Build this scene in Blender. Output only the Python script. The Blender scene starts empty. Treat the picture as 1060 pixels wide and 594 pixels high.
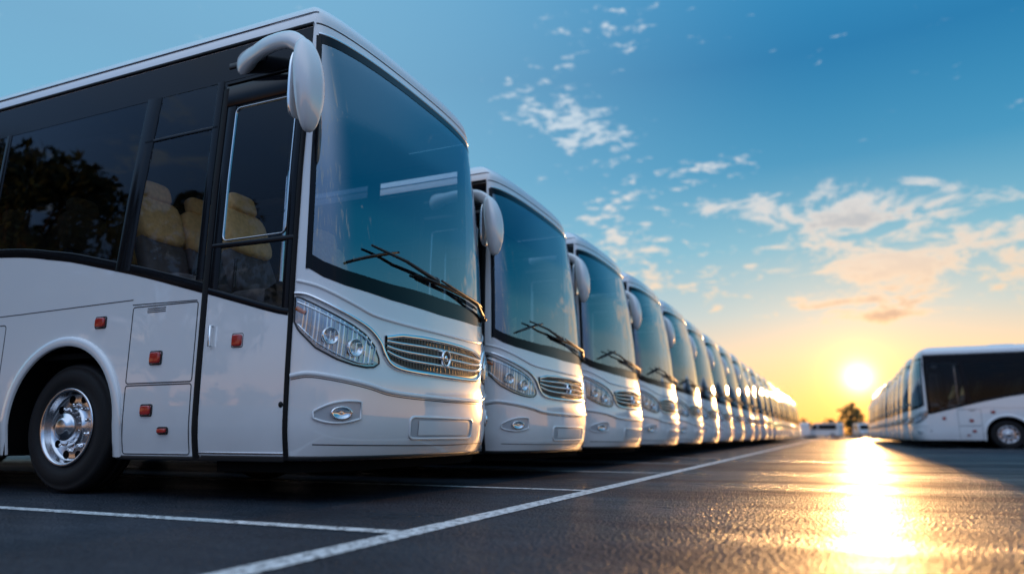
import bpy, math, random
import numpy as np
from mathutils import Vector, Matrix, Euler
random.seed(4); np.random.seed(4)
scene=bpy.context.scene
scene.view_settings.view_transform='Standard'
scene.view_settings.look='None'
scene.view_settings.exposure=0
COL=scene.collection
# ------------------------------------------------------------------ materials
MATS={}
def nmat(name):
    m=bpy.data.materials.new(name); m.use_nodes=True
    nt=m.node_tree; MATS[name]=m
    return m,nt,nt.nodes,nt.links,nt.nodes.get('Principled BSDF')
def simple(name,col,rough=.5,metal=0.,coat=0.,bump=0.,bscale=50.,var=0.,vscale=3.,spec=.5,detail=4):
    m,nt,N,L,p=nmat(name)
    p.inputs['Base Color'].default_value=(*col,1)
    p.inputs['Roughness'].default_value=rough
    p.inputs['Metallic'].default_value=metal
    p.inputs['Coat Weight'].default_value=coat
    p.inputs['Coat Roughness'].default_value=.03
    p.inputs['Specular IOR Level'].default_value=spec
    tc=N.new('ShaderNodeTexCoord')
    if bump>0:
        n=N.new('ShaderNodeTexNoise'); n.inputs['Scale'].default_value=bscale; n.inputs['Detail'].default_value=detail
        b=N.new('ShaderNodeBump'); b.inputs['Strength'].default_value=bump; b.inputs['Distance'].default_value=.01
        L.new(tc.outputs['Object'],n.inputs['Vector']); L.new(n.outputs['Fac'],b.inputs['Height']); L.new(b.outputs['Normal'],p.inputs['Normal'])
    if var>0:
        n=N.new('ShaderNodeTexNoise'); n.inputs['Scale'].default_value=vscale; n.inputs['Detail'].default_value=6
        mx=N.new('ShaderNodeMix'); mx.data_type='RGBA'
        mx.inputs[6].default_value=(*[c*(1-var) for c in col],1); mx.inputs[7].default_value=(*[min(1,c*(1+var*.6)) for c in col],1)
        L.new(tc.outputs['Object'],n.inputs['Vector']); L.new(n.outputs['Fac'],mx.inputs[0]); L.new(mx.outputs[2],p.inputs['Base Color'])
    return m
def paint():
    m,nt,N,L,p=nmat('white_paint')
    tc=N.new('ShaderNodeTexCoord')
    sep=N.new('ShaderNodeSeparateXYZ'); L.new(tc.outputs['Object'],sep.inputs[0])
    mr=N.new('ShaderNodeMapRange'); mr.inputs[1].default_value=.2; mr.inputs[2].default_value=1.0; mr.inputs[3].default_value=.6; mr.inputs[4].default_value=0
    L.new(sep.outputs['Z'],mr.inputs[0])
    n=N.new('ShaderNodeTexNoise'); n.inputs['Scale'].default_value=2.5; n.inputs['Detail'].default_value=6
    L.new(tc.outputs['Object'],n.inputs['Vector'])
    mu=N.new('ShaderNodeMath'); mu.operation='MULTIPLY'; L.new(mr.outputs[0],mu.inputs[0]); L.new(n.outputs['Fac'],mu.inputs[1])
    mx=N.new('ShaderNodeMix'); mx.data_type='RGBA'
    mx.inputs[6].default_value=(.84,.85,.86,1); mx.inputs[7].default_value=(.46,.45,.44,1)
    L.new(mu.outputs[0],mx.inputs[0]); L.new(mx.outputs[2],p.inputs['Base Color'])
    p.inputs['Roughness'].default_value=.25
    p.inputs['Coat Weight'].default_value=1; p.inputs['Coat Roughness'].default_value=.02; p.inputs['Coat IOR'].default_value=1.8
    n2=N.new('ShaderNodeTexNoise'); n2.inputs['Scale'].default_value=1.8; n2.inputs['Detail'].default_value=1
    b=N.new('ShaderNodeBump'); b.inputs['Strength'].default_value=.25; b.inputs['Distance'].default_value=.02
    L.new(tc.outputs['Object'],n2.inputs['Vector']); L.new(n2.outputs['Fac'],b.inputs['Height'])
    L.new(b.outputs['Normal'],p.inputs['Coat Normal'])
paint()
def glass(name,tint,f0,rough=.01,wave=.15,opaque=False):
    m,nt,N,L,p=nmat(name); N.remove(p); out=N.get('Material Output')
    lw=N.new('ShaderNodeLayerWeight'); lw.inputs['Blend'].default_value=.5
    pw=N.new('ShaderNodeMath'); pw.operation='POWER'; pw.inputs[1].default_value=4.5; L.new(lw.outputs['Facing'],pw.inputs[0])
    mr=N.new('ShaderNodeMapRange'); mr.inputs[3].default_value=f0; mr.inputs[4].default_value=1; L.new(pw.outputs[0],mr.inputs[0])
    g=N.new('ShaderNodeBsdfGlossy'); g.inputs['Roughness'].default_value=rough; g.inputs['Color'].default_value=(.82,.91,1,1)
    if opaque: t=N.new('ShaderNodeBsdfDiffuse'); t.inputs['Color'].default_value=(*tint,1)
    else: t=N.new('ShaderNodeBsdfTransparent'); t.inputs['Color'].default_value=(*tint,1)
    mx=N.new('ShaderNodeMixShader'); L.new(mr.outputs[0],mx.inputs[0]); L.new(t.outputs[0],mx.inputs[1]); L.new(g.outputs[0],mx.inputs[2])
    L.new(mx.outputs[0],out.inputs['Surface'])
    if wave:
        tc=N.new('ShaderNodeTexCoord'); n=N.new('ShaderNodeTexNoise'); n.inputs['Scale'].default_value=1.3; n.inputs['Detail'].default_value=1
        b=N.new('ShaderNodeBump'); b.inputs['Strength'].default_value=wave; b.inputs['Distance'].default_value=.02
        L.new(tc.outputs['Object'],n.inputs['Vector']); L.new(n.outputs['Fac'],b.inputs['Height']); L.new(b.outputs['Normal'],g.inputs['Normal'])
glass('windshield_glass',(.62,.70,.76),.27)
glass('side_glass',(.10,.12,.16),.022)
glass('door_glass',(.86,.88,.90),.025)
glass('lamp_lens',(.9,.93,.95),.08,wave=0)
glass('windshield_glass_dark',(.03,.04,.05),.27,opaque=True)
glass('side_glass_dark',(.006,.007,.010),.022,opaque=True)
simple('black_frit',(.004,.005,.008),.12,spec=.2)
simple('black_rubber',(.008,.008,.009),.55,bump=.1,bscale=200,spec=.2)
simple('black_plastic',(.015,.015,.016),.4)
simple('tyre_rubber',(.012,.012,.013),.62,bump=.25,bscale=120,var=.3,spec=.25)
simple('chrome',(.87,.87,.88),.05,metal=1)
simple('brushed_metal',(.66,.67,.70),.18,metal=1,bump=.05,bscale=90)
simple('lamp_reflector',(.45,.47,.50),.10,metal=1)
simple('seam_dark',(.05,.05,.055),.6)
simple('panel_grey',(.42,.44,.47),.35,coat=.5)
simple('red_reflector',(.45,.02,.015),.18,coat=1)
simple('amber_reflector',(.7,.16,.02),.2,coat=1)
simple('underbody',(.005,.005,.005),.9,spec=.05)
simple('dash_plastic',(.03,.03,.032),.55)
simple('ceiling_liner',(.14,.14,.14),.8)
simple('grille_mesh',(.015,.015,.015),.35)
simple('seat_fabric',(.88,.50,.20),.85,bump=.4,bscale=60,var=.45,vscale=30)
simple('seat_fabric_dark',(.10,.09,.09),.85,bump=.3,bscale=80,var=.4,vscale=20)
# asphalt: damp
m,nt,N,L,p=nmat('asphalt')
geo=N.new('ShaderNodeNewGeometry')
mp=N.new('ShaderNodeMapping'); L.new(geo.outputs['Position'],mp.inputs['Vector']); mp.inputs['Scale'].default_value=(.22,.8,1)
damp=N.new('ShaderNodeTexNoise'); damp.inputs['Scale'].default_value=.8; damp.inputs['Detail'].default_value=8; damp.inputs['Roughness'].default_value=.66
L.new(mp.outputs[0],damp.inputs['Vector'])
cr=N.new('ShaderNodeValToRGB'); cr.color_ramp.elements[0].position=.38; cr.color_ramp.elements[1].position=.60
L.new(damp.outputs['Fac'],cr.inputs[0])
rr=N.new('ShaderNodeMapRange'); rr.inputs[3].default_value=.27; rr.inputs[4].default_value=.52; L.new(cr.outputs[0],rr.inputs[0]); L.new(rr.outputs[0],p.inputs['Roughness'])
rs=N.new('ShaderNodeMapRange'); rs.inputs[3].default_value=.14; rs.inputs[4].default_value=.05; L.new(cr.outputs[0],rs.inputs[0]); L.new(rs.outputs[0],p.inputs['Specular IOR Level'])
grain=N.new('ShaderNodeTexVoronoi'); grain.inputs['Scale'].default_value=58; L.new(geo.outputs['Position'],grain.inputs['Vector'])
fine=N.new('ShaderNodeTexNoise'); fine.inputs['Scale'].default_value=45; fine.inputs['Detail'].default_value=5; L.new(geo.outputs['Position'],fine.inputs['Vector'])
big=N.new('ShaderNodeTexNoise'); big.inputs['Scale'].default_value=1.3; big.inputs['Detail'].default_value=6; L.new(geo.outputs['Position'],big.inputs['Vector'])
c1=N.new('ShaderNodeMix'); c1.data_type='RGBA'; c1.inputs[6].default_value=(.010,.016,.025,1); c1.inputs[7].default_value=(.055,.066,.082,1)
cf=N.new('ShaderNodeMapRange'); cf.inputs[1].default_value=.35; cf.inputs[2].default_value=.68; L.new(fine.outputs['Fac'],cf.inputs[0]); L.new(cf.outputs[0],c1.inputs[0])
c2=N.new('ShaderNodeMix'); c2.data_type='RGBA'; c2.blend_type='MULTIPLY'; c2.inputs[0].default_value=.8
L.new(c1.outputs[2],c2.inputs[6])
bc=N.new('ShaderNodeMapRange'); bc.inputs[1].default_value=.3; bc.inputs[2].default_value=.7; bc.inputs[3].default_value=.5; bc.inputs[4].default_value=1.3; L.new(big.outputs['Fac'],bc.inputs[0]); L.new(bc.outputs[0],c2.inputs[7])
L.new(c2.outputs[2],p.inputs['Base Color'])
b=N.new('ShaderNodeBump'); b.inputs['Strength'].default_value=1.; b.inputs['Distance'].default_value=.012
ad=N.new('ShaderNodeMath'); ad.operation='ADD'; L.new(grain.outputs['Distance'],ad.inputs[0]); L.new(fine.outputs['Fac'],ad.inputs[1]); L.new(ad.outputs[0],b.inputs['Height'])
L.new(b.outputs['Normal'],p.inputs['Normal'])
simple('grass_field',(.05,.07,.03),.9,var=.5,vscale=.3,spec=.1)
m,nt,N,L,p=nmat('road_paint'); geo=N.new('ShaderNodeNewGeometry')
n=N.new('ShaderNodeTexNoise'); n.inputs['Scale'].default_value=22; n.inputs['Detail'].default_value=8; n.inputs['Roughness'].default_value=.75; L.new(geo.outputs['Position'],n.inputs['Vector'])
cr=N.new('ShaderNodeValToRGB'); cr.color_ramp.elements[0].position=.40; cr.color_ramp.elements[0].color=(.08,.08,.085,1); cr.color_ramp.elements[1].position=.52; cr.color_ramp.elements[1].color=(.80,.80,.79,1)
L.new(n.outputs['Fac'],cr.inputs[0]); L.new(cr.outputs[0],p.inputs['Base Color']); p.inputs['Roughness'].default_value=.5; p.inputs['Specular IOR Level'].default_value=.2
b=N.new('ShaderNodeBump'); b.inputs['Strength'].default_value=.4; b.inputs['Distance'].default_value=.004; L.new(n.outputs['Fac'],b.inputs['Height']); L.new(b.outputs['Normal'],p.inputs['Normal'])
simple('bark',(.07,.05,.035),.9,bump=.5,bscale=15,var=.4)
m,nt,N,L,p=nmat('foliage'); p.inputs['Roughness'].default_value=.7
oi=N.new('ShaderNodeNewGeometry'); n=N.new('ShaderNodeTexNoise'); n.inputs['Scale'].default_value=1.2; L.new(oi.outputs['Position'],n.inputs['Vector'])
cr=N.new('ShaderNodeValToRGB'); cr.color_ramp.elements[0].position=.35; cr.color_ramp.elements[0].color=(.018,.03,.01,1); cr.color_ramp.elements[1].position=.65; cr.color_ramp.elements[1].color=(.08,.10,.03,1)
L.new(n.outputs['Fac'],cr.inputs[0]); L.new(cr.outputs[0],p.inputs['Base Color'])
# ------------------------------------------------------------------ mesh builder
class MB:
    def __init__(s): s.v=[];s.f=[];s.m=[];s.sm=[];s.names=[]
    def mi(s,n):
        if n not in s.names: s.names.append(n)
        return s.names.index(n)
    def grid(s,rows,mat,closed_i=False,closed_j=False,smooth=True):
        o=len(s.v); ni=len(rows); nj=len(rows[0]); k=s.mi(mat)
        for r in rows: s.v.extend([tuple(p) for p in r])
        for i in range(ni if closed_i else ni-1):
            for j in range(nj if closed_j else nj-1):
                a=o+i*nj+j; b_=o+i*nj+(j+1)%nj; c=o+((i+1)%ni)*nj+(j+1)%nj; d=o+((i+1)%ni)*nj+j
                s.f.append((a,b_,c,d)); s.m.append(k); s.sm.append(smooth)
    def poly(s,pts,mat,smooth=False):
        o=len(s.v); s.v.extend([tuple(p) for p in pts]); s.f.append(tuple(range(o,o+len(pts)))); s.m.append(s.mi(mat)); s.sm.append(smooth)
    def box(s,c,d,mat,rot=None):
        R=rot.to_matrix() if rot else Matrix.Identity(3)
        P=[Vector(c)+R@Vector((sx*d[0]/2,sy*d[1]/2,sz*d[2]/2)) for sx in(-1,1) for sy in(-1,1) for sz in(-1,1)]
        for f in((0,1,3,2),(4,6,7,5),(0,4,5,1),(2,3,7,6),(0,2,6,4),(1,5,7,3)): s.poly([P[i] for i in f],mat)
    def sell(s,c,d,mat,e=.35,rot=None,nu=24,nv=14,fn=None):
        R=rot.to_matrix() if rot else Matrix.Identity(3)
        pw=lambda x,e: math.copysign(abs(x)**e,x)
        rows=[]
        for i in range(nv+1):
            la=-math.pi/2+math.pi*i/nv; r=[]
            for j in range(nu):
                lo=2*math.pi*j/nu
                q=Vector((d[0]/2*pw(math.cos(la),e)*pw(math.cos(lo),e),d[1]/2*pw(math.cos(la),e)*pw(math.sin(lo),e),d[2]/2*pw(math.sin(la),e)))
                if fn: q=fn(q)
                r.append(Vector(c)+R@q)
            rows.append(r)
        s.grid(rows,mat,closed_j=True)
    def lathe(s,prof,M,mat,n=48):
        rows=[]
        for k in range(n):
            a=2*math.pi*k/n
            rows.append([M@Vector((r*math.cos(a),r*math.sin(a),h)) for r,h in prof])
        s.grid(rows,mat,closed_i=True)
    def tube(s,pts,r,mat,n=8,flat=1.):
        pts=[Vector(p) for p in pts]; rows=[]
        rr=r if isinstance(r,(list,tuple)) else [r]*len(pts)
        for i,p in enumerate(pts):
            T=(pts[min(i+1,len(pts)-1)]-pts[max(i-1,0)]).normalized()
            up=Vector((0,0,1)) if abs(T.z)<.9 else Vector((1,0,0))
            A=T.cross(up).normalized(); B=T.cross(A)
            rows.append([p+rr[i]*(flat*math.cos(2*math.pi*k/n)*A+math.sin(2*math.pi*k/n)*B) for k in range(n)])
        s.grid(rows,mat,closed_j=True)
        s.poly(rows[0],mat); s.poly(rows[-1],mat)
    def mesh(s,name,swap=None):
        me=bpy.data.meshes.new(name); me.from_pydata(s.v,[],s.f)
        for n in s.names: me.materials.append(MATS[(swap or {}).get(n,n)])
        me.polygons.foreach_set('material_index',s.m); me.polygons.foreach_set('use_smooth',s.sm); me.update(); return me
def obj(name,me,parent=None,loc=(0,0,0)):
    o=bpy.data.objects.new(name,me); COL.objects.link(o); o.location=loc
    if parent: o.parent=parent
    return o
# ------------------------------------------------------------------ bus surface
ZT=3.34;RZ=.27;L_END=11.8
WT=3.22;GT=3.295
def smooth_tab(keys,sig=.05):
    zz=np.arange(0,4.1,.01); y=np.interp(zz,[k[0] for k in keys],[k[1] for k in keys])
    k=np.exp(-.5*(np.arange(-20,21)*.01/sig)**2); k/=k.sum()
    yp=np.pad(y,20,mode='edge'); return zz,np.convolve(yp,k,'valid')
wt=smooth_tab([(0,1.15),(.25,1.18),(.45,1.218),(.8,1.225),(1.5,1.225),(2.2,1.215),(3.34,1.165),(3.9,1.13)])
xt=smooth_tab([(0,-.2),(.25,-.085),(.36,-.02),(.5,.0),(.78,.0),(.88,-.02),(1.12,-.03),(1.4,-.06),(2,-.10),(2.6,-.17),(3.1,-.28),(3.34,-.35),(3.9,-.52)],.04)
W=lambda z: float(np.interp(z,*wt)); XF=lambda z: float(np.interp(z,*xt))
NE=2/2.5
def P0(t,h):
    if h<=ZT: w=W(h);xf=XF(h);xc=-.5;z=h
    else:
        al=min(1,(h-ZT)/.3)*math.pi/2; z=ZT+RZ*math.sin(al); ins=.30*(1-math.cos(al))
        w=W(ZT)-ins; xf=XF(ZT)-ins*1.5; xc=-.5-ins*1.1
    q=abs(t); sg=-1 if t<0 else 1
    if q<=1:
        ph=q*math.pi/2; return Vector((xc+(xf-xc)*max(0,math.cos(ph))**NE,sg*w*math.sin(ph)**NE,z))
    return Vector((xc-(q-1),sg*w,z))
def Nrm(t,h):
    e=.004
    a=P0(t+e,h)-P0(t-e,h); b=P0(t,h+e)-P0(t,h-e)
    n=a.cross(b)
    if n.length<1e-12: return Vector((1,0,0))
    n.normalize()
    return n
def P(t,h,off=0.):
    p=P0(t,h)
    return p if off==0 else p+off*Nrm(t,h)
if Nrm(0.2,1.0).x<0:
    _N=Nrm
    Nrm=lambda t,h:-_N(t,h)
fx=lambda f:(f if callable(f) else (lambda t:f))
def patch(mb,mat,ts,zl,zu,nz=8,off=0.,bulge=0.):
    zl=fx(zl);zu=fx(zu);rows=[];n=len(ts)
    for i,t in enumerate(ts):
        a=zl(t);b=zu(t)
        rows.append([P(t,a+(b-a)*j/nz,off+bulge*(math.sin(math.pi*i/(n-1))*math.sin(math.pi*j/nz))**.6 if bulge else off) for j in range(nz+1)])
    mb.grid(rows,mat)
def lin(a,b,n): return [a+(b-a)*i/n for i in range(n+1)]
def ribbon(mb,pts,width,h,mat,closed=False,base=.0015,sub=.06,w2=None):
    seg=[];n=len(pts)
    for i in range(n if closed else n-1):
        a=pts[i];b=pts[(i+1)%n]; d=math.hypot((b[0]-a[0]),(b[1]-a[1])); k=max(1,int(d/sub))
        for j in range(k): seg.append((a[0]+(b[0]-a[0])*j/k,a[1]+(b[1]-a[1])*j/k))
    if not closed: seg.append(pts[-1])
    C=[P0(*s_) for s_ in seg];Nn=[Nrm(*s_) for s_ in seg];m=len(seg);rows=[]
    for i in range(m):
        if closed: T=(C[(i+1)%m]-C[i-1])
        else: T=(C[min(i+1,m-1)]-C[max(i-1,0)])
        T.normalize(); S=Nn[i].cross(T).normalized()
        wd=width if w2 is None else width+(w2-width)*i/(m-1)
        hw=wd/2; e=min(hw*.5,.006)
        rows.append([C[i]-S*hw+Nn[i]*base*.2,C[i]-S*(hw-e*.3)+Nn[i]*(base+h*.7),C[i]-S*(hw-e)+Nn[i]*(base+h),C[i]+S*(hw-e)+Nn[i]*(base+h),C[i]+S*(hw-e*.3)+Nn[i]*(base+h*.7),C[i]+S*hw+Nn[i]*base*.2])
    mb.grid(rows,mat,closed_i=closed)
def rrect(t0,t1,z0,z1,r,n=5):
    out=[]
    for cx,cz,a0 in((t1-r,z1-r,0),(t0+r,z1-r,90),(t0+r,z0+r,180),(t1-r,z0+r,270)):
        for k in range(n+1):
            a=math.radians(a0+90*k/n); out.append((cx+r*math.cos(a),cz+r*math.sin(a)))
    return out
def spl(pts,n=24):
    out=[]
    for i in range(n+1):
        u=i/n*(len(pts)-1);k=min(int(u),len(pts)-2);f=u-k
        p=[pts[max(k-1,0)],pts[k],pts[k+1],pts[min(k+2,len(pts)-1)]]
        out.append(tuple(.5*((2*p[1][c])+(p[2][c]-p[0][c])*f+(2*p[0][c]-5*p[1][c]+4*p[2][c]-p[3][c])*f*f+(3*p[1][c]-p[0][c]-3*p[2][c]+p[3][c])*f**3) for c in range(len(pts[0]))))
    return out
def belt_front(t): return float(np.interp(abs(t),[0,.3,.6,.75,.88,1],[1.36,1.375,1.42,1.46,1.52,1.56]))
bz=smooth_tab([(0,1.20),(.98,1.20),(1.75,1.42),(2.4,1.60),(3.3,1.81),(3.6,1.84)],.12)
def belt_side(t):
    q=abs(t)
    if q<3.4: return float(np.interp(q,*bz))
    return 1.815+.14*(1-math.exp(-(q-3.4)/.6))
SK=.27
ARCH=[(3.13,.60),(9.1,.60)]
def zl_side(t):
    q=abs(t)
    for c,r in ARCH:
        if abs(q-c)<=r: return .5+math.sqrt(max(0,r*r-(q-c)**2))
    return SK
def side_ts(a,b):
    s=set(lin(a,b,int((b-a)/.25)))
    for c,r in ARCH:
        for k in range(41):
            q=c-r*math.cos(math.pi*k/40)
            if a<q<b: s.add(round(q,5))
        for q in(c-r-.0005,c+r+.0005): s.add(q)
    return sorted(s)
body=MB();glassm=MB();wind=MB();trim=MB();lamps=MB()
PIL0,PIL1=.88,.98
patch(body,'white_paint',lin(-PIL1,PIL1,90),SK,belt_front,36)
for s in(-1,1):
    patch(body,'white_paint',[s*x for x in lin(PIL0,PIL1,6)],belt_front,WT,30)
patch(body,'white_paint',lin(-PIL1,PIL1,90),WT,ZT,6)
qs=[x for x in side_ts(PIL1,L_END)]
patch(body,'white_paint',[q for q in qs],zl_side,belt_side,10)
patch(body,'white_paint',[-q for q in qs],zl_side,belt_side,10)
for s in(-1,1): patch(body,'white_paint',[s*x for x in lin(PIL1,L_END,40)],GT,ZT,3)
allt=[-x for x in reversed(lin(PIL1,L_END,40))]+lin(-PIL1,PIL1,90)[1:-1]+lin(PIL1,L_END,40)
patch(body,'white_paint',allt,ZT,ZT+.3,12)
rows=[]
half=lin(0.0,1,40)+lin(1.2,L_END,30)
for t in half:
    a=P0(-t if t>0 else -1e-6,ZT+.3);b_=P0(t,ZT+.3); rows.append([Vector((a.x,a.y+(b_.y-a.y)*k/12,a.z+.05*math.sin(math.pi*k/12)*min(1,t))) for k in range(13)])
body.grid(rows,'white_paint')
hs=lin(SK,ZT,20)+[ZT+.3*k/8 for k in range(1,9)]
rows=[]
for h in hs:
    a=P0(-L_END,h);rows.append([Vector((a.x-.10*(1-(k/8-1)**2),a.y*(1-k/8),a.z)) for k in range(17)])
body.grid(rows,'white_paint')
body.sell((-6.2,0,ZT+.36),(2.6,1.7,.34),'white_paint',e=.45)
body.sell((-2.9,0,ZT+.30),(.8,.8,.12),'white_paint',e=.35)
trim.box((-11.72,0,2.4),(.02,1.9,.8),'black_frit'); trim.box((-11.76,0,1.1),(.02,1.3,.7),'panel_grey')
for s in(-1,1):
    trim.box((-11.70,s*1.0,1.1),(.06,.16,.55),'red_reflector')
wheel=MB()
for s in(-1,1):
    for c,r in ARCH:
        pts=[(s*(c-(r+.03)*math.cos(math.pi*k/30)),.5+(r+.03)*math.sin(math.pi*k/30)) for k in range(31)]
        pts=[(s*(c-r-.03),SK+.01)]+pts+[(s*(c+r+.03),SK+.01)]
        ribbon(body,pts,.075,.018,'white_paint',sub=.2)
        rows=[]
        for k in range(31):
            a=math.pi*k/30; p=Vector((-.5-(c-1)+r*math.cos(a),0,.5+r*math.sin(a)))
            rows.append([Vector((p.x,s*1.22,p.z)),Vector((p.x,s*.7,p.z))])
        rows.insert(0,[Vector((rows[0][0].x,s*1.22,.27)),Vector((rows[0][0].x,s*.7,.27))]); rows.append([Vector((rows[-1][0].x,s*1.22,.27)),Vector((rows[-1][0].x,s*.7,.27))])
        trim.grid(rows,'underbody')
        cx=-.5-(c-1)
        trim.box((cx,s*.7,.75),(1.3,.02,.95),'underbody')
        M=Matrix.Translation((cx,s*1.15,.49))@Matrix.Rotation(math.radians(-90*s),4,'X')
        if s==-1: M=Matrix.Translation((cx,-1.15,.49))@Matrix.Rotation(math.radians(90),4,'X')
        wheel.lathe([(.285,-.28),(.30,-.285),(.44,-.28),(.475,-.255),(.488,-.22),(.488,-.205),(.478,-.20),(.478,-.19),(.490,-.185),(.490,-.14),(.480,-.135),(.480,-.125),(.490,-.12),(.488,-.07),(.475,-.03),(.452,-.008),(.448,-.012),(.42,.004),(.38,.010),(.335,.006),(.33,.002),(.30,-.002),(.285,-.012)],M,'tyre_rubber',64)
        if c<5:
            wheel.lathe([(.292,-.006),(.294,.006),(.286,.014),(.272,.010),(.264,-.01),(.258,-.045),(.246,-.066),(.235,-.070),(.155,-.062),(.135,-.056),(.118,-.045),(.112,-.02),(.108,.016),(.098,.030),(.07,.036),(.066,.048),(.05,.054),(0.0001,.056)],M,'brushed_metal',64)
            zoff=-.066
        else:
            wheel.lathe([(.292,-.006),(.294,.006),(.286,.014),(.272,.010),(.264,-.02),(.255,-.12),(.23,-.155),(.15,-.15),(.13,-.13),(.12,-.06),(.10,-.05),(0.0001,-.05)],M,'brushed_metal',64)
            zoff=-.152
        for k in range(10):
            a=2*math.pi*k/10
            Mh=M@Matrix.Translation((.216*math.cos(a),.216*math.sin(a),zoff+.0008))
            wheel.lathe([(.0001,.0),(.024,.0),(.028,.003),(.030,.0)],Mh,'underbody',16)
            a+=math.pi/10
            Ml=M@Matrix.Translation((.166*math.cos(a),.166*math.sin(a),zoff))
            wheel.lathe([(.018,0),(.018,.006),(.013,.008),(.013,.032),(.008,.038),(.0001,.039)],Ml,'chrome',10)
patch(wind,'windshield_glass',lin(-PIL0,PIL0,80),belt_front,WT,40)
patch(trim,'black_frit',lin(-PIL0,PIL0,80),lambda t:belt_front(t)-.015,lambda t:belt_front(t)+.09+.03*math.exp(-(t/.3)**2),4,off=.003)
patch(trim,'black_frit',lin(-PIL0,PIL0,80),WT-.06,WT+.012,4,off=.003)
for s in(-1,1):
    ribbon(trim,[(s*(PIL0-.008),1.5),(s*(PIL0-.008),WT)],.04,.004,'black_frit')
ribbon(trim,[(x,WT+.02) for x in lin(-PIL0,PIL0,50)],.022,.006,'brushed_metal')
ribbon(trim,[(x,ZT-.02) for x in lin(-PIL0-.05,PIL0+.05,50)],.012,.002,'seam_dark')
for s in(-1,1):
    g0=1.77 if s<0 else PIL1
    mid=2.55 if s<0 else 2.1
    patch(glassm,'door_glass',[s*x for x in lin(g0,mid,8)],belt_side,GT,6)
    patch(glassm,'side_glass',[s*x for x in lin(mid,L_END,60)],belt_side,GT,6)
    ribbon(trim,[(s*x,belt_side(x)+.012) for x in lin(g0,L_END-.02,70)],.075,.003,'black_frit')
    patch(trim,'black_frit',[s*x for x in lin(PIL1,L_END-.02,40)],3.02,GT-.002,3,off=.003)
    ribbon(trim,[(s*x,GT+.02) for x in lin(PIL1,L_END-.02,40)],.03,.014,'black_rubber')
    ribbon(trim,[(s*x,ZT+.06) for x in lin(PIL1-.1,L_END-.02,40)],.018,.010,'brushed_metal')
    ribbon(trim,[(s*(mid+.06),belt_side(mid)),(s*(mid-.04),3.03)],.16,.004,'black_frit')
    x=mid+1.75
    while x<L_END-.4:
        ribbon(trim,[(s*x,belt_side(x)),(s*x,3.03)],.07,.003,'black_frit'); x+=1.75
    ribbon(trim,[(s*(L_END-.15),belt_side(8)),(s*(L_END-.15),3.03)],.25,.003,'black_frit')
    ribbon(trim,[(s*x,1.355+.03*min(1,(x-1.8)/2)) for x in lin(1.82,2.46,8)],.008,.0,'seam_dark')
    ribbon(trim,[(s*x,1.39+.02*math.sin(x)) for x in lin(2.46,L_END-.02,30)],.008,.0,'seam_dark')
ribbon(trim,[(-1.80,2.66),(-2.55,2.66)],.03,.004,'black_frit')
ribbon(trim,[(-1.82,1.5),(-1.82,3.03)],.07,.004,'black_frit')
ribbon(trim,[(PIL1+.04,1.22),(PIL1+.04,3.03)],.1,.004,'black_frit')
patch(trim,'black_frit',lin(-1.80,-PIL1,10),2.86,3.019,4,off=.0)
# door (near side)
door=MB()
D0,D1=-1.745,-1.0
patch(door,'door_glass',lin(D0,D1,12),belt_side,2.9,10,off=.004)
patch(door,'white_paint',lin(D0+.01,D1,12),.30,lambda t:belt_side(t)+.0,10,off=.007)
ribbon(door,[(D0,.28),(D0,2.95)],.055,.014,'black_rubber')
ribbon(door,[(D1+.01,.28),(D1+.01,2.95)],.035,.014,'black_rubber')
ribbon(door,[(D0,2.88),(D1,2.88)],.18,.012,'black_frit')
ribbon(door,[(D0,2.985),(D1,2.985)],.012,.014,'black_rubber')
ribbon(door,[(D0+.02,1.73),(D1,1.72)],.04,.010,'black_frit')
ribbon(door,[(D0+.065,1.40),(D0+.065,2.85)],.09,.009,'black_frit')
ribbon(door,[(D1-.035,1.22),(D1-.035,2.85)],.06,.009,'black_frit')
ribbon(door,[(x,belt_side(x)) for x in lin(D0+.02,D1,8)],.05,.010,'black_frit')
ribbon(door,rrect(D0+.12,D1-.07,1.76,2.77,.04),.010,.014,'brushed_metal',closed=True)
ribbon(door,[(D0+.03,.315),(D1,.315)],.018,.010,'brushed_metal')
door.tube([P(D0+.10,1.02,.012),P(D0+.10,1.02,.035),P(D0+.10,1.16,.035),P(D0+.10,1.16,.012)],.008,'chrome')
door.tube([Vector((-1.12,-1.10,1.45)),Vector((-1.12,-1.10,1.66))],.012,'black_plastic')
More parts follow.
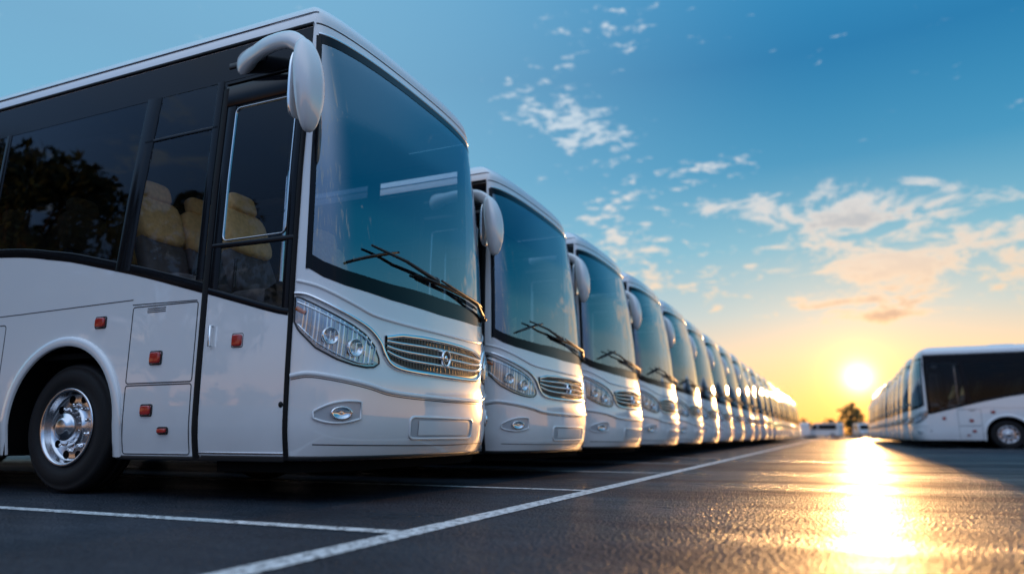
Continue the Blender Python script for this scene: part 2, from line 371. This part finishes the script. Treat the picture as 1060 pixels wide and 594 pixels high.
for s in(-1,1):
    ribbon(trim,[(s*a,b) for a,b in rrect(1.81,2.45,.30,.775,.02)],.009,.0,'seam_dark',closed=True)
    ribbon(trim,[(s*a,b) for a,b in rrect(1.81,2.45,.79,1.345,.02)],.009,.0,'seam_dark',closed=True)
    x=3.9
    while x<8.2:
        ribbon(trim,[(s*a,b) for a,b in rrect(x,x+1.38,.30,1.30,.03)],.009,.0,'seam_dark',closed=True)
        ribbon(trim,[(s*a,b) for a,b in rrect(x+.62,x+.76,.42,.47,.015)],.02,.004,'black_plastic',closed=True)
        x+=1.42
    for (t,z,w_,h_,mt) in((2.78,1.255,.10,.070,'red_reflector'),(2.17,.965,.10,.080,'red_reflector'),(2.22,.60,.095,.065,'red_reflector'),(2.05,.46,.08,.03,'red_reflector'),(1.42,1.05,.085,.080,'red_reflector'),(4.6,1.22,.1,.06,'amber_reflector'),(7.4,1.22,.1,.06,'amber_reflector')):
        c=P(s*t,z,.012); 
        trim.sell(c,(w_,.022,h_),mt,e=.4,nu=20,nv=10)
        ribbon(trim,[(s*a,b) for a,b in rrect(t-w_/2-.006,t+w_/2+.006,z-h_/2-.006,z+h_/2+.006,.012)],.010,.006,'black_plastic',closed=True,sub=.1)
    for k in range(3): ribbon(trim,[(s*2.12,1.30+.014*k),(s*2.3,1.30+.014*k)],.006,.003,'seam_dark')
    trim.lathe([(.0001,.012),(.018,.01),(.022,.0)],Matrix.Translation(P(s*1.02,.62,.0))@Matrix.Rotation(math.radians(90 if s<0 else -90),4,'X'),'black_rubber',16)
patch(trim,'underbody',lin(-1.6,1.6,60),.19,.285,3,off=-.035)
trim.box((-6,0,.40),(11.0,1.5,.20),'underbody')
trim.box((-6,0,1.02),(11.2,2.36,.04),'underbody')
ribbon(trim,[(x,.285) for x in lin(-1.7,1.7,80)],.03,.006,'black_plastic')
for a,b in((1.0,2.5),(3.77,8.45),(9.75,11.7)):
    for s in(-1,1): ribbon(trim,[(s*x,.275) for x in lin(a,b,10)],.03,.006,'black_plastic')
def mir(pts): return [(-a,b) for a,b in pts]
for f in(lambda p:p,mir):
    sgn=1 if f is not mir else -1
    ribbon(body,f(spl([(.97,.80),(.85,.815),(.7,.80),(.55,.775),(.44,.75),(.34,.72),(.2,.705),(0,.70)],30)),.030,.012,'white_paint',sub=.05)
    ribbon(trim,f(spl([(.97,.775),(.85,.79),(.7,.775),(.55,.75),(.44,.725),(.34,.695),(.2,.68),(0,.675)],30)),.006,.0,'seam_dark')
    ribbon(trim,f(spl([(.965,1.335),(.88,1.325),(.78,1.29),(.66,1.24),(.55,1.19),(.45,1.13),(.385,1.05),(.355,.97),(.32,.91),(.26,.88),(.15,.868),(0,.865)],60)),.024,.016,'chrome',sub=.02,w2=.038)
    ribbon(body,f(spl([(.96,1.42),(.80,1.385),(.66,1.335),(.52,1.275),(.40,1.225),(.2,1.20),(0,1.195)],30)),.022,.010,'white_paint',sub=.03)
    pk=lin(.50,.80,18)
    zlo=lambda t:.505+.03*((abs(t)-.65)/.15)**2
    zhi=lambda t:.645-.07*((abs(t)-.56)/.24)**2
    patch(trim,'panel_grey',[sgn*x for x in pk],zlo,zhi,6,off=.004)
    ribbon(trim,f([(x,zhi(x)) for x in pk]+[(x,zlo(x)) for x in reversed(pk)]),.016,.012,'white_paint',closed=True,sub=.1)
    c=P(sgn*.62,.568,.016); n=Nrm(sgn*.62,.565)
    Mq=Matrix.Translation(c)@n.to_track_quat('Z','Y').to_matrix().to_4x4()
    Mq=Mq@Matrix.Scale(1.7,4,(1,0,0)) if abs((Mq@Vector((1,0,0,0))).z)<.5 else Mq@Matrix.Scale(1.7,4,(0,1,0))
    lamps.lathe([(.042,-.01),(.042,.004),(.036,.006),(.030,-.002),(.012,-.006),(.0001,-.004)],Mq,'chrome',24)
    lamps.lathe([(.034,.006),(.02,.011),(.0001,.013)],Mq,'lamp_lens',24)
    hl=lin(.39,.965,38)
    zh=lambda t:float(np.interp(abs(t),[.39,.42,.47,.55,.65,.80,.93,.965],[.935,1.02,1.085,1.14,1.19,1.255,1.305,1.31]))
    zo=lambda t:float(np.interp(abs(t),[.39,.42,.47,.55,.65,.80,.93,.965],[.90,.875,.868,.88,.91,.98,1.09,1.15]))
    hs_=[sgn*x for x in hl]
    patch(lamps,'lamp_reflector',hs_,zo,zh,8,off=.003)
    patch(lamps,'lamp_lens',hs_,zo,zh,12,off=.006,bulge=.034)
    ribbon(lamps,f([(x,zh(x)) for x in hl]+[(x,zo(x)) for x in reversed(hl)]),.012,.008,'black_plastic',closed=True,sub=.1)
    for k in range(18):
        t=.43+.028*k
        a_=zo(t)+.02;b2=zh(t)-.02
        ribbon(lamps,f([(t,a_),(t-.02,b2)]),.014,.010,'chrome' if k%3 else 'lamp_reflector',sub=.05)
    for (t,r) in((.54,.055),(.70,.052)):
        z=(zh(t)+zo(t))/2-.015; n=(Nrm(sgn*t,z)+Vector((.7,0,0))).normalized(); c=P(sgn*t,z,.014)
        Mq=Matrix.Translation(c)@n.to_track_quat('Z','Y').to_matrix().to_4x4()
        lamps.lathe([(r*1.12,-.01),(r*1.10,.010),(r,.012),(r*.93,.008),(r*.5,-.006)],Mq,'chrome',28)
        lamps.sell(Mq@Vector((0,0,.0)),(r*.9,r*.9,r*.7),'lamp_lens',e=1,nu=20,nv=10)
    ribbon(lamps,f(spl([(.43,1.0),(.47,1.055),(.55,1.11),(.65,1.155),(.80,1.22),(.94,1.275)])),.014,.018,'chrome',sub=.03)
    ribbon(lamps,f(spl([(.43,.90),(.52,.895),(.65,.94),(.80,1.02),(.93,1.13)])),.008,.020,'chrome',sub=.03)
    ribbon(lamps,f([(.88,1.20),(.95,1.235)]),.030,.012,'amber_reflector',sub=.02)
    ribbon(trim,f([(.345,1.085),(.25,1.115),(.1,1.127),(0,1.13)]),.034,.016,'chrome',sub=.03)
gz0=lambda t:.885+.08*(abs(t)/.35)**4
gz1=lambda t:1.125-.03*(abs(t)/.35)**2
patch(trim,'grille_mesh',lin(-.352,.352,40),gz0,gz1,6,off=.004)
for k in range(1,4):
    ribbon(trim,[(x,gz0(x)+(gz1(x)-gz0(x))*k/4) for x in lin(-.345,.345,40)],.024,.014,'chrome')
for x in lin(-.33,.33,36): ribbon(trim,[(x,gz0(x)+.01),(x,gz1(x)-.01)],.004,.006,'black_plastic',sub=.2)
M=Matrix.Translation(P(0,1.005,.014))@Matrix.Rotation(math.radians(90),4,'Y')
trim.lathe([(.066,-.01),(.068,.010),(.062,.016),(.054,.014),(.050,.004)],M,'chrome',36)
trim.lathe([(.052,.004),(.0001,.004)],M,'black_frit',36)
trim.lathe([(.024,.003),(.022,.012),(.0001,.014)],M,'chrome',24)
ribbon(trim,rrect(-.20,.20,.405,.555,.03),.020,.008,'white_paint',closed=True,sub=.05)
patch(trim,'panel_grey',lin(-.19,.19,12),.415,.545,4,off=.003)
patch(trim,'white_paint',lin(-.15,.15,10),.43,.53,3,off=.008)
ribbon(trim,[(x,.355+.02*abs(x)) for x in lin(-.80,.80,40)],.008,.0,'seam_dark')
# mirrors (near side)
mir_=MB()
ap=[Vector(p) for p in spl([(-1.16,-1.13,3.14),(-1.0,-1.22,3.14),(-.74,-1.34,3.11),(-.47,-1.42,3.05),(-.31,-1.44,2.93)],22)]
mir_.tube(ap,[.06,.10,.105,.10,.092,.085,.078]+[.070-.0008*i for i in range(16)],'white_paint',18,flat=.62)
def mf(q):
    k=(q.z/.32); q=q.copy(); s_=1-.28*max(0,-k)**1.5-.18*max(0,k)**2; q.x*=s_; q.y*=s_; q.x+=.03*(1-k*k); return q
mir_.sell((-.30,-1.43,2.68),(.16,.20,.66),'white_paint',e=.72,nu=28,nv=22,fn=mf,rot=Euler((math.radians(4),math.radians(-4),math.radians(-12))))
mir_.sell((-.38,-1.42,2.70),(.03,.15,.48),'chrome',e=.6,rot=Euler((0,0,math.radians(-12))))
ribbon(mir_,[(-1.40,3.14),(-1.75,3.14)],.05,.01,'black_plastic')
# wipers
wip=MB()
def wiper(pv,end,b0,b1):
    a=P(*pv,.03);e=P(*end,.06)
    wip.lathe([(.03,-.03),(.03,.01),(.018,.02),(.0001,.022)],Matrix.Translation(a)@Matrix.Rotation(math.radians(70),4,'Y'),'black_plastic',16)
    mid=P((pv[0]*.5+end[0]*.5),(pv[1]*.5+end[1]*.5),.07)
    wip.tube([a,mid,e],[.017,.013,.009],'black_plastic',8)
    n=12; pts=[P(b0[0]+(b1[0]-b0[0])*i/n,b0[1]+(b1[1]-b0[1])*i/n,.022) for i in range(n+1)]
    wip.tube(pts,.009,'black_rubber',6)
    pts=[P(b0[0]+(b1[0]-b0[0])*i/n,b0[1]+(b1[1]-b0[1])*i/n,.038+.018*math.sin(math.pi*i/n)) for i in range(1,n)]
    wip.tube(pts,.008,'black_plastic',6)
wiper((-.03,1.60),(-.46,1.70),(-.60,1.56),(-.26,1.72))
wiper((.50,1.46),(-.02,1.60),(-.16,1.59),(.42,1.53))
# interior
inte=MB()
inte.grid([[Vector((x,y,3.12)) for y in lin(-1.1,1.1,4)] for x in lin(-11.3,-.9,4)],'ceiling_liner')
rows=[]
for y in lin(-1.08,1.08,20):
    k=y/1.1; fr=-.22-.22*abs(k)**2.5
    rows.append([Vector((fr,y,1.30)),Vector((fr-.12,y,1.42)),Vector((fr-.30,y,1.47)),Vector((fr-.42,y,1.42)),Vector((fr-.46,y,1.05))])
inte.grid(rows,'dash_plastic')
inte.sell((-.75,.62,1.50),(.28,.6,.22),'dash_plastic',e=.5)
Ms=Matrix.Translation((-1.0,.62,1.62))@Matrix.Rotation(math.radians(-30),4,'Y')
inte.lathe([(.21+.016*math.cos(a),.016*math.sin(a)) for a in [2*math.pi*k/8 for k in range(9)]],Ms,'black_plastic',32)
for a in(90,210,330): inte.tube([Ms@Vector((0,0,-.03)),Ms@Vector((.21*math.cos(math.radians(a)),.21*math.sin(math.radians(a)),0))],.014,'black_plastic',6)
inte.tube([Ms@Vector((0,0,-.03)),(-.8,.62,1.3)],.03,'black_plastic')
def seat(x,y,z=1.05,w_=.46,tl=-16):
    tilt=Euler((0,math.radians(tl),0))
    inte.sell((x,y,z+.42),(.48,w_,.16),'seat_fabric_dark',e=.4,nu=20,nv=10)
    inte.sell((x-.22,y,z+.66),(.14,w_,.42),'seat_fabric_dark',e=.4,rot=tilt,nu=20,nv=12)
    inte.sell((x-.31,y,z+.98),(.15,w_,.42),'seat_fabric',e=.45,rot=tilt,nu=20,nv=12)
    inte.sell((x-.38,y,z+1.24),(.12,w_*.62,.18),'seat_fabric',e=.5,rot=tilt,nu=16,nv=10)
    inte.box((x-.03,y,z+.18),(.36,w_*.7,.34),'black_plastic')
    inte.sell((x-.08,y+w_*.5,z+.60),(.34,.05,.05),'black_plastic',e=.5,nu=12,nv=8)
seat(-1.35,.62,1.05,.5)
seat(-1.18,-.66,1.00,.46,-24)
seat(-1.92,-.86,1.14,.43,-22);seat(-1.92,-.40,1.14,.43,-22)
x=-2.80
while x>-11:
    for y in(-.86,-.40,.40,.86): seat(x,y,1.12,.43)
    x-=.86
for s in(-1,1): inte.sell((-6.6,s*.92,2.86),(8.4,.38,.10),'ceiling_liner',e=.4)
inte.tube([(-1.55,-.15,1.05),(-1.55,-.15,3.1)],.017,'chrome')
parts=[('body',body),('side_windows',glassm),('windshield',wind),('trim_and_grille',trim),('headlamps',lamps),('wheels',wheel),('passenger_door',door),('wing_mirror',mir_),('wipers',wip),('interior_seats',inte)]
meshes=[(n,b_.mesh('coach_'+n)) for n,b_ in parts]
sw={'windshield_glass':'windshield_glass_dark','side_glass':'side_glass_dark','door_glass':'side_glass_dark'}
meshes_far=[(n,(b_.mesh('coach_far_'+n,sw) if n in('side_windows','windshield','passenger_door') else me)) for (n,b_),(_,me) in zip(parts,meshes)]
def coach(loc,rot=0.,sz=1.,far=False):
    e=bpy.data.objects.new('coach_bus',None); COL.objects.link(e); e.location=loc; e.rotation_euler=(0,0,rot); e.scale=(1,1,sz); e.empty_display_size=.5
    for n,me in (meshes_far if far else meshes): obj(n,me,e)
    return e
rj=random.Random(7)
for k in range(23):
    j=0 if k<3 else rj.uniform(-.05,.05)
    coach((-2.70+j,4.90+2.86*k,0),0 if k==0 else math.radians(rj.uniform(-.4,.4)),1. if k==0 else .93,k>=6)
for k in range(13):
    coach((2.30+rj.uniform(-.05,.05),28.55+2.86*k,0),math.pi+math.radians(rj.uniform(-.4,.4)),.91,k>=1)
# ------------------------------------------------------------------ ground
def sheet(name,x0,x1,y0,y1,z,mat,nx=1,ny=1):
    b_=MB(); b_.grid([[ (x0+(x1-x0)*i/nx,y0+(y1-y0)*j/ny,z) for i in range(nx+1)] for j in range(ny+1)],mat,smooth=False); return obj(name,b_.mesh(name))
sheet('ground',-1500,1500,-1500,1500,-.004,'grass_field')
sheet('parking_lot_asphalt',-90,90,-60,150,0,'asphalt')
mk=MB()
def mrect(x0,x1,y0,y1,z=.004): mk.poly([(x0,y0,z),(x1,y0,z),(x1,y1,z),(x0,y1,z)],'road_paint')
mrect(-1.84,-1.71,-20,88)
for k in range(-5,29):
    y=2.86+2.72*k if k<2 else 5.58+2.86*(k-1)
    mrect(-16,-1.843,y,y+.10)
for k in range(0,14): mrect(2.0,15,27.0+2.86*k,27.1+2.86*k)
obj('parking_lines',mk.mesh('parking_lines'))
kb=MB(); kb.box((0,150.15,.06),(180,.3,.13),'panel_grey'); obj('kerb',kb.mesh('kerb'))
# ------------------------------------------------------------------ trees
def leaves(mb,c,rad,n,size):
    for _ in range(n):
        while True:
            p=Vector((random.uniform(-1,1),random.uniform(-1,1),random.uniform(-1,1)))
            if p.length<1: break
        p=Vector(c)+Vector((p.x*rad[0],p.y*rad[1],p.z*rad[2]))
        R=Euler((random.uniform(0,6.28),random.uniform(0,6.28),random.uniform(0,6.28))).to_matrix(); s_=size*random.uniform(.6,1.4)
        mb.poly([p+R@Vector(v_)*s_ for v_ in((-1,0,0),(0,-.5,0),(1,0,0),(0,.5,0))],'foliage')
def tree_mesh(h,seed,nc=46,nl=90,size=.16):
    random.seed(seed); mb=MB()
    trunk=[Vector(p) for p in spl([(0,0,0),(.1,.05,h*.25),(-.05,.1,h*.5),(.1,0,h*.8)],10)]
    mb.tube(trunk,[.028*h*(1-.075*i) for i in range(11)],'bark',8)
    for k in range(nc):
        a=random.uniform(0,6.28); zz=random.uniform(.30,1.0); r=h*.36*math.sin(math.pi*min(1,(zz-.2)/.85))**.7*random.uniform(.35,1.05)
        c=Vector((r*math.cos(a),r*math.sin(a),h*zz))
        if k%3==0:
            t0=trunk[int(zz*7)]
            mb.tube(spl([tuple(t0),tuple((c+t0)/2+Vector((0,0,.1))),tuple(c)],4),[.012*h,.009*h,.006*h,.004*h,.002*h],'bark',5)
        rr=h*random.uniform(.06,.13); leaves(mb,c,(rr,rr,rr*.7),nl,size*h/9)
    return mb.mesh('tree')
tm=[tree_mesh(9,1),tree_mesh(8,2),tree_mesh(9.5,3)]
rt=random.Random(3)
for (x,y,s_) in((-27,-9,1.3),(-35,-14,1.6),(-20,-10,.95),(-44,-16,1.6),(-53,-12,1.4)):
    o=obj('tree',tm[rt.randrange(3)],None,(x,y,0)); o.scale=(s_,s_,s_); o.rotation_euler=(0,0,rt.uniform(0,6))
for (x,y,s_) in((3.0,158,.80),(4.1,163,.66)):
    o=obj('tree',tm[rt.randrange(3)],None,(x,y,0)); o.scale=(s_*1.1,s_*1.1,s_)
random.seed(9); mb=MB()
for k in range(150):
    x=-130+k*1.8+random.uniform(-1,1); y=185+random.uniform(-6,6); h=random.uniform(1.6,4.2)
    leaves(mb,(x,y,h*.5),(1.8,1.5,h*.55),70,.5)
obj('distant_trees',mb.mesh('distant_trees'))
random.seed(10); mb=MB()
for k in range(120):
    x=-110+k*1.9; y=-75+random.uniform(-6,6); h=random.uniform(3,6)
    leaves(mb,(x,y,h*.5),(2.2,1.5,h*.55),60,.6)
obj('distant_trees',mb.mesh('distant_trees_b'))
# ------------------------------------------------------------------ vans far away
vb=MB()
prof=[(-2.5,.35),(2.3,.35),(2.45,.6),(2.4,.95),(1.55,1.15),(.95,1.95),(.7,2.05),(-2.4,2.08),(-2.5,1.9)]
rows=[]
for y,sc in((-.9,.9),(-.96,1),(-.96,1),(.96,1),(.96,1),(.9,.9)):
    rows.append([Vector((p_[0]*(1 if sc==1 else .985),y*(1-.08*max(0,(p_[1]-1)/1.)),.35+(p_[1]-.35)*(1 if sc==1 else .985))) for p_ in prof])
vb.grid(rows,'white_paint',closed_j=True,smooth=False); vb.poly(rows[0],'white_paint'); vb.poly(rows[-1],'white_paint')
vb.poly([(1.56,-.82,1.17),(1.56,.82,1.17),(1.02,.75,1.88),(1.02,-.75,1.88)],'black_frit')
for s in(-1,1):
    vb.poly([(1.3,s*.965,1.2),(.4,s*.965,1.2),(.4,s*.90,1.85),(.85,s*.90,1.85)],'black_frit')
    vb.poly([(.25,s*.965,1.2),(-2.2,s*.965,1.2),(-2.2,s*.90,1.85),(.25,s*.90,1.85)],'black_frit')
    for x in(-1.6,1.6):
        M=Matrix.Translation((x,s*.97,.35))@Matrix.Rotation(math.radians(90 if s<0 else -90),4,'X')
        vb.lathe([(.2,-.2),(.35,-.2),(.35,0),(.22,.01)],M,'tyre_rubber',24); vb.lathe([(.22,.008),(.1,-.02),(.0001,0)],M,'brushed_metal',24)
    vb.sell((2.40,s*.72,.8),(.12,.3,.18),'chrome',e=.6)
vb.box((2.44,0,.72),(.05,.9,.12),'grille_mesh')
vm=vb.mesh('van')
for (x,y,r) in((-1.6,112,160),(-4.6,113,100),(3.7,116,-80),(6.2,115,-95)):
    e=bpy.data.objects.new('parked_van',None); COL.objects.link(e); e.location=(x,y,0); e.rotation_euler=(0,0,math.radians(r)); obj('van_body',vm,e)
# ------------------------------------------------------------------ sun + sky
AZ=math.radians(1.8); EL=math.radians(4.0)
sd=Vector((math.sin(AZ)*math.cos(EL),math.cos(AZ)*math.cos(EL),math.sin(EL)))
sl=bpy.data.lights.new('sun','SUN'); sl.energy=3.4; sl.angle=math.radians(.6); sl.color=(1.0,.50,.17)
so=bpy.data.objects.new('sun',sl); COL.objects.link(so); so.rotation_euler=(-sd).to_track_quat('-Z','Y').to_euler(); so.location=(0,0,30)
w=bpy.data.worlds.new('World'); scene.world=w; w.use_nodes=True; nt=w.node_tree; N=nt.nodes; L=nt.links
for n in list(N): N.remove(n)
out=N.new('ShaderNodeOutputWorld')
def mth(op,a,b=None,clamp=False):
    n=N.new('ShaderNodeMath'); n.operation=op; n.use_clamp=clamp
    for i,x in enumerate((a,b)):
        if x is None: continue
        if isinstance(x,(int,float)): n.inputs[i].default_value=x
        else: L.new(x,n.inputs[i])
    return n.outputs[0]
def mixc(f,a,b,bt='MIX'):
    n=N.new('ShaderNodeMix'); n.data_type='RGBA'; n.blend_type=bt; n.clamp_factor=True
    for i,x in((0,f),(6,a),(7,b)):
        if isinstance(x,(int,float)): n.inputs[i].default_value=x
        elif isinstance(x,tuple): n.inputs[i].default_value=(*x,1)
        else: L.new(x,n.inputs[i])
    return n.outputs[2]
def ramp(f,st):
    n=N.new('ShaderNodeValToRGB'); L.new(f,n.inputs[0]); e=n.color_ramp.elements
    while len(e)<len(st): e.new(.5)
    for i,(p_,c) in enumerate(st): e[i].position=p_; e[i].color=(*c,1)
    return n.outputs[0]
def mrange(f,a,b,c=0.,d=1.):
    n=N.new('ShaderNodeMapRange'); n.interpolation_type='SMOOTHSTEP'; L.new(f,n.inputs[0])
    for i,x in zip((1,2,3,4),(a,b,c,d)): n.inputs[i].default_value=x
    return n.outputs[0]
tc=N.new('ShaderNodeTexCoord'); D=tc.outputs['Generated']
sp=N.new('ShaderNodeSeparateXYZ'); L.new(D,sp.inputs[0])
Z=mth('MAXIMUM',sp.outputs['Z'],0.0)
base=ramp(Z,[(0,(.95,.40,.12)),(.045,(.95,.54,.23)),(.10,(.76,.64,.46)),(.155,(.42,.61,.64)),(.24,(.13,.48,.65)),(.34,(.015,.30,.54)),(.46,(.002,.20,.44)),(.56,(.03,.27,.54)),(.75,(.25,.55,.90)),(1,(.5,.78,1.1))])
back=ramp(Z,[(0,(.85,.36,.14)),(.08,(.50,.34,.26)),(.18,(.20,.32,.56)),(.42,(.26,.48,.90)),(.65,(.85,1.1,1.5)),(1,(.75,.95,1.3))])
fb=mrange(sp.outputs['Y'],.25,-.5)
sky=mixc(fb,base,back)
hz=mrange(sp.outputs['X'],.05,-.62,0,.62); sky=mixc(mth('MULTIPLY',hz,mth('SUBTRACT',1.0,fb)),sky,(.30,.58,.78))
def dirn(u,v):
    th=math.radians(11.56);ps=math.radians(23.7);a=(u-530)/748;up=(297-v)/748
    d=math.cos(th)-up*math.sin(th);z=math.sin(th)+up*math.cos(th)
    return Vector((a*math.cos(ps)-d*math.sin(ps),a*math.sin(ps)+d*math.cos(ps),z)).normalized()
def blob(u,v,wu,wz):
    c=dirn(u,v)
    n=N.new('ShaderNodeVectorMath'); n.operation='SUBTRACT'; L.new(D,n.inputs[0]); n.inputs[1].default_value=c
    m_=N.new('ShaderNodeVectorMath'); m_.operation='MULTIPLY'; L.new(n.outputs[0],m_.inputs[0]); m_.inputs[1].default_value=(1/wu,1/wu,1/wz)
    l=N.new('ShaderNodeVectorMath'); l.operation='LENGTH'; L.new(m_.outputs[0],l.inputs[0])
    return mth('POWER',2.718,mth('MULTIPLY',mth('POWER',l.outputs['Value'],2),-1.0))
mpn=N.new('ShaderNodeMapping'); mpn.inputs['Scale'].default_value=(1,1,2.8); L.new(D,mpn.inputs['Vector'])
def noise(sc,det,ro,dist,off=0):
    n=N.new('ShaderNodeTexNoise'); n.inputs['Scale'].default_value=sc; n.inputs['Detail'].default_value=det; n.inputs['Roughness'].default_value=ro; n.inputs['Distortion'].default_value=dist
    if off:
        a=N.new('ShaderNodeVectorMath'); a.operation='ADD'; L.new(mpn.outputs[0],a.inputs[0]); a.inputs[1].default_value=(off,off,off); L.new(a.outputs[0],n.inputs['Vector'])
    else: L.new(mpn.outputs[0],n.inputs['Vector'])
    return n.outputs['Fac']
n1=noise(10.5,7,.68,.35); n2=noise(34,6,.64,.2); n3=noise(13,4,.6,.3,3.3)
big_=mth('ADD',mth('ADD',blob(860,222,.17,.030),blob(985,258,.24,.050)),mth('ADD',blob(950,318,.15,.022),mth('MULTIPLY',blob(790,195,.10,.02),.6)))
small=mth('ADD',mth('ADD',blob(630,35,.10,.035),blob(555,110,.08,.035)),mth('ADD',blob(615,145,.08,.04),mth('ADD',blob(640,250,.11,.05),mth('ADD',blob(740,170,.07,.025),mth('ADD',blob(720,290,.12,.035),mth('MULTIPLY',blob(660,200,.08,.03),.5))))))
gen=mrange(sp.outputs['Y'],.6,-.2,0,.35)
cov=mth('ADD',mth('ADD',mth('MULTIPLY',big_,.22),mth('MULTIPLY',gen,.30)),-.645)
cA=mrange(mth('ADD',n1,cov),.0,.14)
covs=mth('ADD',mth('MULTIPLY',small,.155),-.63)
cB=mrange(mth('ADD',mth('ADD',mth('MULTIPLY',n2,.65),mth('MULTIPLY',n3,.35)),covs),.0,.12,0,.80)
warm=ramp(Z,[(0,(1.0,.55,.24)),(.10,(.98,.64,.35)),(.18,(.92,.72,.52)),(.28,(.84,.80,.76)),(.4,(.68,.78,.86)),(1,(.8,.85,.9))])
dark=ramp(Z,[(0,(.55,.28,.14)),(.13,(.32,.25,.24)),(.25,(.34,.42,.50)),(1,(.5,.6,.7))])
thick=mrange(mth('ADD',n1,cov),.06,.20)
lowm=mth('ADD',blob(945,318,.17,.024),mth('MULTIPLY',blob(900,228,.14,.018),.7))
ccol=mixc(mth('MULTIPLY',thick,mth('ADD',.30,mth('MULTIPLY',lowm,.7)),True),warm,dark)
sky=mixc(cB,sky,warm); sky=mixc(mth('MULTIPLY',cA,.86),sky,ccol)
dp=N.new('ShaderNodeVectorMath'); dp.operation='DOT_PRODUCT'; L.new(D,dp.inputs[0]); dp.inputs[1].default_value=sd
dpp=mth('MAXIMUM',dp.outputs['Value'],0.0)
hor=mth('POWER',2.718,mth('MULTIPLY',Z,-8.0))
def addg(sky,e,c,mul=None):
    n=N.new('ShaderNodeVectorMath'); n.operation='SCALE'; n.inputs[0].default_value=c; f_=mth('POWER',dpp,e)
    if mul is not None: f_=mth('MULTIPLY',f_,mul)
    L.new(f_,n.inputs['Scale'])
    a=N.new('ShaderNodeVectorMath'); a.operation='ADD'; L.new(sky,a.inputs[0]); L.new(n.outputs[0],a.inputs[1]); return a.outputs[0]
sky=addg(sky,4,(.50,.15,.0),hor)
sky=addg(sky,120,(.22,.08,.0)); sky=addg(sky,700,(.35,.22,.03)); sky=addg(sky,2600,(.9,.75,.25)); sky=addg(sky,9000,(3.0,2.5,1.3))
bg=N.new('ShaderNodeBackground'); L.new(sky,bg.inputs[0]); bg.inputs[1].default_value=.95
ns=N.new('ShaderNodeTexSky'); ns.sky_type='NISHITA'; ns.sun_disc=False; ns.sun_elevation=EL; ns.sun_rotation=AZ
bg2=N.new('ShaderNodeBackground'); L.new(ns.outputs[0],bg2.inputs[0]); bg2.inputs[1].default_value=.007
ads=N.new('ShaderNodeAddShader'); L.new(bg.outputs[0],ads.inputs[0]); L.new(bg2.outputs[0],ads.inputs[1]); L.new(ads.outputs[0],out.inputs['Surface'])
# ------------------------------------------------------------------ camera
cd=bpy.data.cameras.new('camera'); cam=bpy.data.objects.new('camera',cd); COL.objects.link(cam); scene.camera=cam
cd.sensor_width=36; cd.lens=36*748/1060; cd.clip_end=5000; cd.clip_start=.05
cam.location=(0,0,.43); cam.rotation_euler=(math.radians(90+11.56),0,math.radians(23.7))
cd.dof.use_dof=True; cd.dof.focus_distance=5.2; cd.dof.aperture_fstop=.8
